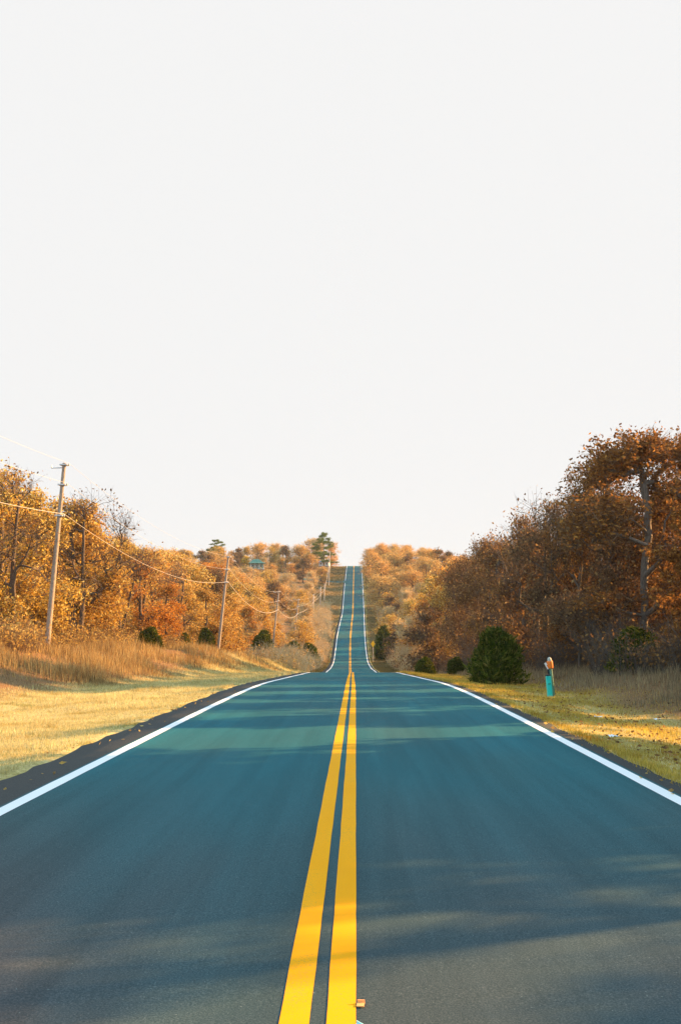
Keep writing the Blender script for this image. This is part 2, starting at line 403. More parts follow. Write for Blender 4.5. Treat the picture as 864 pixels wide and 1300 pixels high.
def fallen(name, n, xa, xb, ya, yb, mat, label, seed, lift):
    g = np.random.default_rng(seed); Y = pick_y(n, ya, yb, g, 1.4); X = xa + (xb-xa)*g.random(n) + road_c(Y)
    Z = np.maximum(ground_z(X, Y), np.where((X-road_c(Y) > -4.05) & (X-road_c(Y) < 3.7), road_z(Y)+.004, -99)) + lift
    V, Fc = leaves(np.stack([X, Y, Z], -1), .045, g, flat=.8)
    tag(link(name, np_mesh(name, V, [Fc], mat)), label, 'fallen leaves', kind='stuff')
fallen('fallen_leaves', 200, -4.6, -3.6, 5, 90, M['brush'], 'brown fallen leaves caught along the left road edge', 71, .02)
fallen('fallen_leaves', 260, 3.45, 4.6, 5, 90, M['brush'], 'brown fallen leaves caught along the right road edge', 72, .02)
fallen('fallen_leaves', 3500, 4.2, 11, 10, 90, M['brush_dark'], 'dead leaves scattered through the right verge grass', 73, .06)

# ------------------------------------------------------------------ trees
def skeleton(g, H, base, lobes, n_attr, spread, trunk_top, wander=.05, step=.6, stems=1, lean=(0, 0), clump=.17):
    """returns node positions, parents, attractor ids. base: height where the crown starts"""
    P = [np.array([0., 0., -.4])]; par = [-1]
    for s in range(stems):
        dirx = np.array([g.normal(0, .09), g.normal(0, .09)]) if stems > 1 else np.array(lean, float)
        prev = 0; z = 0.; p = np.array([0., 0., 0.])
        top = trunk_top*H*g.uniform(.85, 1.05)
        while z < top:
            z += step
            p = p + np.array([dirx[0]*step + g.normal(0, wander), dirx[1]*step + g.normal(0, wander), step])
            P.append(p.copy()); par.append(prev); prev = len(P)-1
    lc = []
    for _ in range(lobes):
        t = g.uniform(0, 1)
        z = base + (H*.93-base)*t
        prof = math.sin(math.pi*min(1, .18+.80*t))**.7
        r = spread*prof*g.uniform(.25, .85); a = g.uniform(0, 2*math.pi)
        lc.append((r*math.cos(a)+lean[0]*z, r*math.sin(a)+lean[1]*z, z))
    lc.append((lean[0]*H, lean[1]*H, H*.88)); lc = np.array(lc)
    A = lc[g.integers(0, len(lc), n_attr)] + g.normal(size=(n_attr, 3))*np.array([1, 1, .68])*clump*spread
    A = A[(A[:, 2] > base*.75) & (A[:, 2] < H)]
    A = A[np.argsort(np.hypot(A[:, 0], A[:, 1]) + .15*A[:, 2])]
    tips = []
    arr = np.zeros((40000, 3)); arr[:len(P)] = P; n = len(P); par = par + [0]*(40000-len(par))
    for a in A:
        q = arr[:n]
        d = a - q; dist = np.linalg.norm(d, axis=1)
        cost = dist + .9*np.maximum(0, .45*np.hypot(d[:, 0], d[:, 1]) - d[:, 2]) + 10*(q[:, 2] < base*.35)
        i = int(np.argmin(cost)); L = dist[i]
        m = max(1, int(round(L/step))); prev = i; o = q[i].copy()
        bend = g.normal(size=3)*L*.07; bend[2] += L*.06
        for k in range(1, m+1):
            t = k/m
            arr[n] = o + (a-o)*t + bend*math.sin(math.pi*t) + (g.normal(size=3)*.05 if k < m else 0)
            par[n] = prev; prev = n; n += 1
            if n > 39990: break
        tips.append(prev)
        if n > 39900: break
    return arr[:n].copy(), np.array(par[:n]), np.array(tips)
def radii(P, par, tips, r_tip, expo, rmax):
    w = np.zeros(len(P)); w[tips] += 1
    for i in range(len(P)-1, 0, -1): w[par[i]] += w[i]
    return np.minimum(r_tip*np.maximum(w, 1)**expo, rmax), w > 0
def make_tree(kind, H, base, spread, leaf, twig_mat, bark, seed, lobes=14, n_attr=220, per=34, size=.13, r_tip=.012, expo=.5, rmax=.2,
              trunk_top=.7, twigs=5, twig_len=.55, twig_r=.006, stems=1, fuzz=.34, lean=(0, 0), clump=.17):
    g = np.random.default_rng(seed)
    P, par, tips = skeleton(g, H, base, lobes, n_attr, spread, trunk_top, stems=stems, lean=lean, clump=clump)
    r, live = radii(P, par, tips, r_tip, expo, rmax)
    i = np.arange(1, len(P)); i = i[live[1:]]; p = par[i]      # stem above the last branch is dropped
    big = r[i] > r_tip*2.6
    a = Acc()
    V, Fc = tubes(P[p][big], P[i][big], np.minimum(r[p][big], r[i][big]*1.5), r[i][big], 6); a.add(V, Fc)
    trunk = a.mesh(kind+'_trunk', [bark], True)
    c = Acc()
    sm = ~big
    if sm.any():
        V, Fc = tubes(P[p][sm], P[i][sm], np.minimum(r[p][sm], r[i][sm]*1.5), r[i][sm]*.8, 3); c.add(V, Fc, 1)
    # twigs
    T = P[tips]; k = twigs
    o = np.repeat(T, k, 0); out = o - np.array([0, 0, base+(H-base)*.3])
    d = unit(unit(out)*.55 + g.normal(size=o.shape)*.7 + np.array([0, 0, .25]))
    L = g.uniform(.4, 1.2, len(o))*twig_len
    e = o + d*L[:, None]
    V, Fc = tubes(o, e, twig_r, twig_r*.5, 3); c.add(V, Fc, 1)
    d2 = unit(d + g.normal(size=d.shape)*.6); m = o + d*(L*g.uniform(.3, .7, len(o)))[:, None]
    e2 = m + d2*(L*.7)[:, None]
    V, Fc = tubes(m, e2, twig_r*.8, twig_r*.4, 3); c.add(V, Fc, 1)
    if per:
        ends = np.concatenate([e, e2, m]); 
        sub = ends[g.integers(0, len(ends), int(per*len(T)))]
        LP = sub + g.normal(size=sub.shape)*fuzz*twig_len*.6
        LP = LP[LP[:, 2] > .15]
        V, Fc = leaves(LP, size, g); c.add(V, Fc, 0)
    crown = c.mesh(kind+'_crown', [leaf, twig_mat])
    return trunk, crown, H
def make_cedar(H, W, seed, dens=1.0, size=.10, ex=.42):
    g = np.random.default_rng(seed)
    n = int(5200*dens)
    t = g.random(n)**.8; z = .06*H + t*H*.95
    a = g.uniform(0, 2*np.pi, n)
    lump = 1 + .26*np.sin(a*3+z*9/H+seed) + .17*np.sin(a*5-z*14/H+seed*2) + .10*np.sin(a*11+z*31/H)
    prof = W*.5*np.minimum(1, (t+.04)/.16)**.7*(1-t)**ex*1.0*lump
    r = prof*g.uniform(.2, 1.0, n)**.5*(1+.5*(g.random(n) < .05)*g.random(n))
    z = z + g.normal(0, .03*H, n)*(g.random(n) < .3)
    P0 = np.stack([np.cos(a)*r, np.sin(a)*r, np.maximum(z, .05)], -1)
    offs = np.array([(0, 0, 1.), (.24, .05, .80), (-.27, .12, .66), (.05, -.25, .58), (-.1, .28, .86)]); kk = g.choice(5, n, p=[.42, .18, .14, .11, .15])
    P0 = P0*offs[kk, 2:3]*np.array([.82, .82, 1]); P0[:, :2] += offs[kk, :2]*W
    dirs = unit(np.stack([np.cos(a)*.8, np.sin(a)*.8, .9+0*a], -1) + g.normal(size=(n, 3))*.35)
    c = Acc()
    m = 4
    o = np.repeat(P0, m, 0); d = unit(np.repeat(dirs, m, 0) + g.normal(size=(n*m, 3))*.4); o_ = g.random(n*m) < .12
    o = o + g.normal(size=o.shape)*.04
    s = (size*g.uniform(.6, 1.4, len(o))*np.where(o_, 1.9, 1))[:, None]
    b = unit(np.cross(d, g.normal(size=d.shape)))
    V = np.stack([o - d*s*.9, o + b*s*.2, o + d*s*1.1, o - b*s*.2], 1).reshape(-1, 3)
    c.add(V, np.arange(len(V)).reshape(-1, 4), 0)
    # limbs
    nb = 60; tb = g.random(nb)*.85; ab = g.uniform(0, 2*np.pi, nb); zb = tb*H
    rb = W*.42*(1-tb)
    V, Fc = tubes(np.stack([0*ab, 0*ab, zb], -1), np.stack([np.cos(ab)*rb, np.sin(ab)*rb, zb+rb*.7], -1), .02, .006, 4); c.add(V, Fc, 1)
    crown = c.mesh('cedar_crown', [M['cedar'], M['bark']])
    zs = np.linspace(-.3, H*.9, 8)
    pp = np.stack([.02*np.sin(zs*3), .02*np.cos(zs*2), zs], -1); rr = np.linspace(.07, .01, 8)*H/2.5
    V, Fc = tubes(pp[:-1], pp[1:], rr[:-1], rr[1:], 7)
    return np_mesh('cedar_trunk', V, [Fc], M['bark'], smooth=True), crown, H
def make_pine(H, seed, side=1):
    g = np.random.default_rng(seed)
    zs = np.linspace(-.5, H*.97, 14); pp = np.stack([.12*np.sin(zs*.5), .1*np.cos(zs*.4), zs], -1); rr = np.linspace(.22, .03, 14)
    V, Fc = tubes(pp[:-1], pp[1:], rr[:-1], rr[1:], 8)
    trunk = np_mesh('pine_trunk', V, [Fc], M['bark_grey'], smooth=True)
    c = Acc(); tuft = []
    z = H*.30
    while z < H*.97:
        for _ in range(3):
            a = g.uniform(0, 2*np.pi); t = (z/H-.3)/.7
            L = (1.2+3.2*math.sin(math.pi*(.35+.6*t)))*g.uniform(.55, 1.05)
            d = np.array([math.cos(a), math.sin(a), g.uniform(-.12, .3)])
            p0 = np.array([0, 0, z]); p1 = p0 + d*L
            V, Fc = tubes([p0, p0+d*L*.5], [p0+d*L*.5, p1], [.05, .03], [.03, .012], 4); c.add(V, Fc, 1)
            for k in range(int(5+L*2)):
                tuft.append(p0 + d*L*g.uniform(.45, 1.05) + g.normal(size=3)*np.array([.3, .3, .12]))
        z += g.uniform(.5, 1.0)
    tuft = np.array(tuft)
    LP = np.repeat(tuft, 26, 0) + g.normal(size=(len(tuft)*26, 3))*np.array([.26, .26, .16])
    V, Fc = leaves(LP, .16, g, elong=2.4); c.add(V, Fc, 0)
    return trunk, c.mesh('pine_crown', [M['pine'], M['bark_grey']]), H

PROTO = {}
def P_(key, *protos): PROTO[key] = protos
HI = dict(n_attr=330, per=30, size=.112, twigs=9, twig_r=.008, clump=.14)
P_('gold', *[make_tree('oak', 9, 1.0, 3.3, M['gold'], M['twig_brown'], M['bark'], s, lobes=24, **HI) for s in (1, 2, 3)])
P_('orange', *[make_tree('oak', 8, .6, 3.0, M['orange'], M['twig_brown'], M['bark'], s, lobes=18, stems=2, **HI) for s in (4, 5)])
P_('rust', *[make_tree('oak', 11, 2.2, 3.6, M['rust'], M['twig_brown'], M['bark_grey'], s, lobes=19, n_attr=280, per=36, size=.105, clump=.13, rmax=.13, r_tip=.016, trunk_top=.85, twigs=6, twig_r=.009) for s in (6, 7, 8)])
P_('brown', *[make_tree('oak', 9, {9: .8, 10: 1.9, 11: 2.5}[s], 2.9, M['brown'], M['twig_brown'], M['bark_grey'], s, lobes=24, n_attr=330, per=24, size=.115, stems=2, twigs=6, twig_len=.85, twig_r=.009, clump=.14, trunk_top=.8) for s in (9, 10, 11)])
P_('bare', *[make_tree('bare', 9, 2.6, 2.4, M['brown'], M['bark'], M['bark'], s, lobes=12, n_attr=110, per=4, size=.12, twigs=5, twig_len=1.0, twig_r=.009, trunk_top=.9, r_tip=.016, stems=2) for s in (12, 13)])
LO = dict(n_attr=210, per=36, size=.17, clump=.24, twig_len=1.2, twig_r=.024, r_tip=.02, twigs=3)
M['orange_far'] = leafmat('far_orange_leaves', [(0, (.46, 0.226, 0.072)), (.4, (.68, 0.373, 0.108)), (.8, (.80, 0.508, 0.168)), (1, (.85, 0.678, 0.312))],
    [(0, (.44, 0.271, 0.096)), (.4, (.64, 0.429, 0.144)), (.8, (.76, 0.565, 0.216)), (1, (.85, 0.746, 0.384))])
P_('orange_far', *[make_tree('oak', 9, .6, 3.6, M['orange_far'], M['twig_brown'], M['bark'], s, lobes=14, **LO) for s in (14, 15, 16)])
P_('gold_far', *[make_tree('oak', 9, .8, 3.3, M['gold'], M['twig_brown'], M['bark'], s, lobes=14, **LO) for s in (17, 18)])
P_('yellow_far', *[make_tree('oak', 9, 2.0, 3.0, M['yellow'], M['twig_brown'], M['bark'], s, lobes=12, **LO) for s in (19,)])
P_('brown_far', *[make_tree('oak', 9, .8, 3.2, M['brown'], M['bark_grey'], M['bark'], s, lobes=14, n_attr=160, per=18, size=.26, twig_len=.9, twig_r=.02, r_tip=.02, twigs=7) for s in (20, 21)])
P_('pale_far', *[make_tree('bare', 8, .5, 2.6, M['brush'], M['twig_pale'], M['twig_pale'], s, lobes=14, n_attr=190, per=5, size=.2, twig_len=1.3, twig_r=.022, r_tip=.022, twigs=10, stems=3) for s in (22, 23)])
P_('rust_dense', *[make_tree('oak', 11, 1.6, 3.8, M['rust'], M['twig_brown'], M['bark_grey'], s, lobes=26, n_attr=420, per=60, size=.17, r_tip=.016, trunk_top=.8, twigs=4, clump=.2) for s in (61, 62)])
P_('cedar', make_cedar(2.9, 3.1, 31, 1.0, .13, .28), make_cedar(2.4, 1.7, 32, .8), make_cedar(1.5, 1.5, 33, .6, .09))
P_('cedar_far', make_cedar(4.5, 3.2, 34, .5, .26))
P_('pine', make_pine(13, 41), make_pine(12, 42))

used = set()
SKIND = {'rust_dense': 'oak_tree', 'gold': 'oak_tree', 'orange': 'oak_tree', 'rust': 'oak_tree', 'brown': 'oak_tree', 'bare': 'bare_tree', 'orange_far': 'oak_tree', 'gold_far': 'oak_tree',
         'yellow_far': 'oak_tree', 'brown_far': 'oak_tree', 'pale_far': 'bare_tree', 'cedar': 'cedar_shrub', 'cedar_far': 'cedar_shrub', 'pine': 'pine_tree'}
def put_tree(key, X, Y, H, label, group, v=None, wide=1.0, cat='tree', rz=None):
    pr = PROTO[key]; t, c, h = pr[(random.randrange(len(pr)) if v is None else v)]
    o = empty(SKIND[key], (X, Y, float(ground_z(X, Y)) - .05), random.uniform(0, 6.28) if rz is None else rz)
    s = H / h; o.scale = (s*wide, s*wide, s)
    link('trunk', t, o); link('crown', c, o)
    return tag(o, label, cat, group)
def from_px(x, D, top):
    X, Y, Z = at(x, top, D)
    return X, Y, Z - float(ground_z(X, Y))
ORD = ['first', 'second', 'third', 'fourth', 'fifth', 'sixth', 'seventh', 'eighth', 'ninth', 'tenth', 'eleventh', 'twelfth', 'thirteenth', 'fourteenth', 'fifteenth',
       'sixteenth', 'seventeenth', 'eighteenth', 'nineteenth', 'twentieth']
LOOK = {'rust_dense': 'dense rust-brown oak', 'gold': 'golden-orange oak', 'orange': 'deep orange oak', 'rust': 'rust-brown oak', 'brown': 'grey-brown twiggy oak', 'bare': 'dark bare tree',
        'orange_far': 'orange oak', 'gold_far': 'golden oak', 'yellow_far': 'yellow-leaved oak', 'brown_far': 'brown thin-leaved oak', 'pale_far': 'pale bare-twigged tree',
        'cedar': 'dark green cedar', 'cedar_far': 'dark green cedar', 'pine': 'green pine'}
def row(lst, where, group):
    order = sorted(e[2] for e in lst)
    for e in lst:
        key, x, D, top = e[:4]; i = order.index(D); kw = e[4] if len(e) > 4 else {}
        kw = dict(kw); lab = kw.pop('label', None) or f"{LOOK[key]}, {ORD[i]} from the camera in {where}"
        if x < 452: D *= 1.2 if x < 160 else 1.13
        X, Y, H = from_px(x, D, top)
        put_tree(key, X, Y, H, lab, group, **kw)
GL = 'trees on the left roadside bank'; GR = 'trees of the right roadside wood'
row([('bare', 22, 47, 592, dict(label='grey bare limbs rising above the golden oaks at the left edge')), ('bare', 108, 60, 622, dict(label='grey bare tree just right of the leaning pole')), ('bare', 226, 92, 706, dict(label='small bare tree left of the second pole')), ('gold', -42, 46, 600), ('gold', 4, 50, 592, dict(wide=1.15, label='large golden oak with ragged crown behind and left of the leaning pole')),
     ('gold', 48, 55, 618, dict(wide=1.1)), ('orange', 92, 61, 628), ('gold', 122, 66, 660, dict(wide=.9)),
     ('bare', 154, 70, 643, dict(label='thin dark bare tree rising above the golden oaks of the left bank')),
     ('orange', 182, 78, 712), ('orange', 212, 88, 742), ('gold', 236, 97, 740), ('orange', 262, 108, 748), ('gold', 288, 118, 752), ('orange', 312, 132, 770), ('gold', 332, 148, 772),
     ('orange', 350, 165, 790)],
    'the front row on the left bank', GL)
row([('gold', 22, 62, 638), ('gold', 72, 70, 650, dict(wide=1.1)), ('gold', 112, 79, 668), ('gold', 150, 90, 684), ('gold', 182, 102, 694), ('gold', 214, 116, 700), ('gold', 244, 130, 716),
     ('brown', 272, 148, 722), ('gold', 300, 165, 738)], 'the second row on the left bank', GL)
row([('gold', -15, 74, 640), ('gold', 45, 84, 652), ('gold', 100, 98, 668), ('gold', 150, 115, 684), ('gold', 195, 132, 699), ('gold', 232, 152, 702), ('orange', 265, 172, 712), ('gold', 292, 190, 728)],
    'the third row on the left bank', GL)
row([('rust', 870, 47, 541, dict(v=1, wide=1.05, label='tall rust-brown oak at the right edge right of the tallest one')),
     ('rust', 803, 46, 543, dict(v=0, wide=1.32, label='tallest rust-brown oak of the wood, its pale trunk and limbs showing')),
     ('rust', 842, 50, 548, dict(v=2)), ('rust', 782, 52, 562, dict(v=1, wide=.9)), ('brown', 756, 49, 622), ('rust', 730, 52, 606, dict(wide=.7)), ('brown', 704, 58, 634, dict(wide=.85)), ('bare', 690, 60, 628, dict(label='grey bare tree reaching above the brown oaks of the right wood')), ('brown', 682, 64, 664), ('brown', 664, 70, 652, dict(wide=.8)), ('bare', 650, 74, 662, dict(label='thin bare tree midway down the right wood skyline')), ('brown', 642, 78, 688),
     ('brown', 624, 88, 680, dict(wide=.85)), ('brown', 604, 99, 708), ('brown', 588, 112, 708, dict(wide=.85)), ('gold', 568, 126, 742, dict(wide=.9)), ('brown', 552, 142, 752), ('orange', 538, 160, 762)],
    'the front row of the right wood', GR)
row([('rust', 900, 56, 556), ('rust', 838, 60, 640), ('rust', 768, 57, 580, dict(v=2, wide=.85)), ('brown', 738, 70, 676), ('brown', 706, 82, 686), ('brown', 676, 96, 700), ('brown', 648, 112, 708),
     ('brown', 622, 130, 694), ('brown', 598, 150, 704), ('orange', 574, 170, 716), ('gold', 552, 190, 730)], 'the second row of the right wood', GR)
row([('brown', 850, 72, 690), ('brown', 790, 80, 690), ('brown', 742, 95, 680), ('brown', 700, 115, 694), ('brown', 655, 140, 704)], 'the third row of the right wood', GR)
# trees beside and ahead of the camera on the right: they shade the road
for i, (k, X, Y, H) in enumerate([('rust', 13, -1, 9), ('rust', 14.8, 7.2, 7.0), ('rust', 18, 5.2, 9), ('rust', 22, 10.5, 11), ('bare', 13.6, 11.2, 8.0), ('rust_dense', 12.8, 15.5, 9.3), ('rust_dense', 13.2, 18.2, 9.2), ('rust_dense', 19, 17.3, 11), ('rust_dense', 19.5, 20, 10.5),
                                  ('rust_dense', 13, 25.7, 6.4), ('rust_dense', 13.3, 30.6, 6.2), ('rust_dense', 12.8, 34.2, 5.6), ('rust_dense', 13.6, 39.4, 6.4), ('rust', 13.5, -7, 8)]):
    put_tree(k, X, Y, H, f"{LOOK[k]}, {ORD[i]} in the row outside the photo's right edge", GR)

# skyline heights of the photo for the far slopes
SKX = [100, 180, 200, 250, 275, 300, 330, 350, 380, 400, 415, 425, 434, 440, 462, 468, 485, 530, 560, 580, 600, 640]
SKY = [640, 697, 699, 697, 694, 696, 686, 688, 690, 682, 680, 694, 712, 716, 712, 694, 689, 693, 697, 704, 706, 690]
def far_rows(side):
    ds = [128, 152, 176, 200, 225, 250, 278, 306, 334, 362, 390, 418, 442, 466]
    names = ['lowest', 'second lowest', 'third lowest', 'fourth lowest', 'fifth lowest', 'sixth lowest', 'seventh lowest', 'seventh highest', 'sixth highest', 'fifth highest', 'fourth highest',
             'third highest', 'second highest', 'topmost']
    for r_, D in enumerate(ds):
        if side < 0:
            X0 = -14.5 if D < 200 else (-11 if D < 260 else (-14.5 if D < 370 else -11.5)); X1 = (150-452)/F*D; stepx = 5.4 if D < 250 else 6.3
        else:
            X0 = 9.5 if D < 400 else 7.5; X1 = (590-452)/F*D; stepx = 5.2
        X = X0; i = 0
        while (X > X1 if side < 0 else X < X1):
            xx = X + random.uniform(-1.2, 1.2) + road_c(D); Y = D + random.uniform(-7, 7)
            xp = 452 + F*xx/Y
            ysk = float(np.interp(xp, SKX, SKY)) + random.uniform(0, 5)
            gz = float(ground_z(xx, Y)); zmax = at(xp, ysk, Y)[2]
            H = random.uniform(7.5, 11)
            if D > 430: H = random.uniform(.88, 1.0)*(zmax-gz)
            H = min(H, zmax-gz)
            q = random.random()
            if side < 0:
                if (D < 260 and xx > -22): key = 'pale_far' if q < .75 else 'gold_far'; H = min(H, 6.2 + random.uniform(-1, 1))
                elif D < 260: key = 'gold_far' if q < .55 else ('orange_far' if q < .8 else 'pale_far')
                elif xx > -20 and D < 380: key = 'pale_far' if q < .5 else 'gold_far'; H = min(H, 7)
                else: key = 'orange_far' if q < .5 else ('gold_far' if q < .68 else ('brown_far' if q < .80 else ('pale_far' if q < .93 else 'yellow_far')))
                if -50 < xx < -20 and D > 360 and D < 420: H = min(H, 6.0)
            else:
                if D < 330: key = 'pale_far' if q < .6 else ('brown_far' if q < .8 else 'gold_far'); H = min(H, 7.5)
                else: key = 'orange_far' if q < .75 else ('gold_far' if q < .88 else 'brown_far')
                if D < 180: key = 'brown_far' if q < .7 else 'pale_far'
            if 306 < xp < 344 and 200 < Y < 402: H = min(H, at(xp, 722, Y)[2] - gz)
            if 402 < xp < 421 and 200 < Y < 440: H = min(H, at(xp, 721, Y)[2] - gz)
            if H > 1.8 and i < 20:
                put_tree(key, xx, Y, H, f"{LOOK[key]}, {ORD[i]} from road, {names[r_]} row of {'left' if side < 0 else 'right'} hillside wood",
                         f"trees of the {'left' if side < 0 else 'right'} hillside wood", wide=random.uniform(.95, 1.25))
            X += side*stepx*random.uniform(.85, 1.15); i += 1
far_rows(-1); far_rows(1)
# single conifers
for (x, D, top, lab) in [(276, 440, 684, 'small green pine poking above the left ridge skyline'), (411, 430, 676, 'tall green pine leaning over the ridge beside the road top')]:
    X, Y, H = from_px(x, D, top); put_tree('pine', X, Y, H, lab, 'pines on the ridge', v=0 if x > 400 else 1)
def ground_hit(x, y, d0, d1):
    best = None
    for D in np.linspace(d0, d1, 400):
        X, Y, Z = at(x, y, float(D)); e = abs(Z - float(ground_z(X, Y)))/D
        if best is None or e < best[0]: best = (e, float(D), X)
    return best[1], best[2]
def cedar(x, yb, top, d0, d1, lab, v, wide=1., key='cedar'):
    D, X = ground_hit(x, yb, d0, d1)
    H = at(x, top, D)[2] - float(ground_z(X, D))
    put_tree(key, X, D, max(H, .6), lab, 'cedars along the road', v=v, wide=wide, cat='shrub')
cedar(628, 866, 799, 44, 50, 'large dark green cedar bush at the front of the right wood', 0, .88)
cedar(804, 848, 797, 36, 42, 'dark green cedar under the tallest rust oak', 1, 1.6)
cedar(373, 838, 815, 90, 170, 'round green cedar on the grass below the third pole', 2, 1.1)
cedar(391, 837, 818, 90, 170, 'smaller green cedar nearer the road than the round one', 2)
cedar(260, 830, 798, 80, 120, 'pointed green cedar left of the second pole', 1)
cedar(234, 828, 804, 80, 110, 'low olive cedar between two orange oaks on the bank', 1, 1.2)
cedar(192, 824, 797, 66, 90, 'green cedar among orange leaves behind the tall grass', 2, 1.1)
cedar(335, 824, 801, 110, 170, 'dark cedar left of the third pole', 1, 1.2)
cedar(487, 838, 796, 170, 225, 'tall dark cedar beside the valley bend right of the road', 0, .8, 'cedar_far')
cedar(540, 848, 835, 75, 120, 'small dark cedar where the right verge drops away', 2, 1.1)
cedar(580, 850, 834, 60, 90, 'dark cedar just beyond the large cedar bush', 1, 1.4)

# ------------------------------------------------------------------ undergrowth (stuff)
def undergrowth(name, pts, mat, twig, label, seed, hmax, leaf=.11, per=26, tw=7):
    g = np.random.default_rng(seed); c = Acc()
    X, Y = pts; f = np.maximum(1, Y/60)**.8
    Z = ground_z(X, Y); h = hmax*g.uniform(.35, 1, len(X))*(.75+.45*np.sin(X*.9+Y*.23)*np.sin(Y*.37-X*.3))
    b = np.stack([X, Y, Z], -1)
    k = tw; o = np.repeat(b, k, 0) + g.normal(size=(len(b)*k, 3))*np.array([.3, .3, 0]); hh = np.repeat(h, k)*g.uniform(.6, 1.1, len(b)*k)
    d = g.normal(size=o.shape)*np.array([.3, .3, 0]); d[:, 2] = 1
    e = o + d*hh[:, None]; ff = np.repeat(f, k)
    V, Fc = tubes(o, e, .010*ff, .004*ff, 3); c.add(V, Fc, 1)
    m = o + (e-o)*g.uniform(.4, .9, len(o))[:, None]; e2 = m + g.normal(size=m.shape)*.25*hh[:, None]*np.array([1, 1, .8]) + np.array([0, 0, .1])
    V, Fc = tubes(m, e2, .007*ff, .003*ff, 3); c.add(V, Fc, 1)
    A = np.concatenate([e, e2]); AF = np.concatenate([ff, ff]); idx = g.integers(0, len(A), per*len(b))
    src = np.concatenate([o, m])[idx]; LP = src + (A[idx]-src)*g.uniform(.3, 1.05, len(idx))[:, None] + g.normal(size=(len(idx), 3))*.12
    gz = ground_z(LP[:, 0], LP[:, 1]); LP[:, 2] = np.maximum(LP[:, 2], gz+.03)
    V, Fc = leaves(LP, leaf*AF[idx][:, None][:, 0], g) if False else leaves(LP, leaf, g)
    c.add(V, Fc, 0)
    return tag(link(name, c.mesh(name, [mat, twig])), label, 'undergrowth', kind='stuff')
g = np.random.default_rng(50)
n = 1500; Y = pick_y(n, 38, 200, g, 1.3); X = -16.2 - np.abs(g.normal(0, 3.2, n)) + .8*np.sin(Y*.3) + road_c(Y) + np.clip((Y-110)*.03, 0, 3)
undergrowth('undergrowth', (X, Y), M['brush'], M['twig_brown'], 'golden brush under the oaks on the left bank', 51, 2.0)
n = 2400; Y = pick_y(n, 28, 200, g, 1.3); X = 11.2 + np.abs(g.normal(0, 3.0, n)) + .7*np.sin(Y*.4) + road_c(Y) - np.clip((Y-60)*.02, 0, 3)
undergrowth('undergrowth', (X, Y), M['brush_dark'], M['bark_grey'], 'brown leafless brush filling the front of the right wood', 52, 3.0, per=22, tw=10)
n = 1500; Y = g.uniform(125, 330, n); X = -6.3 - np.abs(g.normal(0, 4.2, n)) - np.clip((Y-250)*.03, 0, 3)
undergrowth('hillside_brush', (X, Y), M['brush'], M['twig_pale'], 'golden dry brush on the slope left of the valley road', 53, 3.2, leaf=.16, per=9, tw=12)
n = 1100; Y = g.uniform(130, 330, n); X = 6.5 + np.abs(g.normal(0, 3, n))
undergrowth('hillside_brush', (X, Y), M['brush_dark'], M['twig_pale'], 'pale dry brush on the slope right of the valley road', 54, 3.0, leaf=.2, per=14)

# ------------------------------------------------------------------ poles and wires
def bx(a, c, s, mi=0, rot=None):
    V = np.array([[x, y, z] for x in (-.5, .5) for y in (-.5, .5) for z in (-.5, .5)])*np.array(s)
    if rot is not None: V = V @ np.array(rot.to_3x3()).T
    V = V + np.array(c)
    a.add(V, np.array([[0, 1, 3, 2], [4, 6, 7, 5], [0, 4, 5, 1], [2, 3, 7, 6], [0, 2, 6, 4], [1, 5, 7, 3]]), mi)
def lathe(a, prof, k=12, c=(0, 0, 0), mi=0):
    t = np.arange(k)*2*np.pi/k
    V = np.array([[r*math.cos(q)+c[0], r*math.sin(q)+c[1], z+c[2]] for z, r in prof for q in t])
    i = np.arange(k); j = (i+1) % k
    Fq = np.concatenate([np.stack([i+m*k, j+m*k, j+(m+1)*k, i+(m+1)*k], 1) for m in range(len(prof)-1)])
    a.add(V, Fq, mi)
POLES = []
def pole(base, top, r, label, arms, attach):
    """attach: fractions along the pole where wires meet it"""
    b = Vector(base); t = Vector(top); d = (t-b).normalized()
    root = empty('utility_pole', tuple(b)); tag(root, label, 'utility pole', 'utility poles along the left side of the road')
    a = Acc(); L = (t-b).length; k = 10
    ps = [np.array(d*(L*q - .6*(q == 0))) for q in np.linspace(0, 1, k)]
    rr = np.linspace(r, r*.62, k)
    V, Fc = tubes(np.array(ps[:-1]), np.array(ps[1:]), rr[:-1], rr[1:], 12); a.add(V, Fc)
    V, Fc = tubes([ps[-1]], [ps[-1]+np.array(d)*.03], [rr[-1]], [rr[-1]*.3], 12); a.add(V, Fc)
    link('post', a.mesh('pole_post', [M['pole_sunlit' if b.y > 250 else 'pole']], True), root)
    pts = []
    for j, fr in enumerate(attach):
        p = np.array(d*L*fr)
        h = Acc(); bx(h, p + np.array([.0, -.0, 0]), (r*2.5, r*2.5, .07)); bx(h, p + np.array([.16, -.0, .0]), (.2, .05, .05))
        link('bracket', h.mesh('pole_bracket', [M['metal']]), root)
        ins = Acc(); q = p + np.array([.26, 0, 0])
        lathe(ins, [(-.05, .02), (-.03, .05), (0, .03), (.02, .055), (.05, .03), (.08, .04), (.1, .0)], 10, tuple(q))
        link('insulator', ins.mesh('insulator', [M['porcelain']], True), root)
        w = b + Vector(q); pts.append(Vector((w.x, w.y, w.z + .1)))
    for (fr, ln, rise) in arms:
        p = np.array(d*L*fr); h = Acc()
        V, Fc = tubes([p], [p + np.array([-ln, 0, rise])], .03, .025, 6); h.add(V, Fc)
        V, Fc = tubes([p + np.array([-ln*.95, 0, rise-.02])], [p + np.array([-ln*.95, 0, rise+.16])], .045, .02, 8); h.add(V, Fc)
        link('arm', h.mesh('pole_arm', [M['metal']]), root)
    POLES.append(pts)
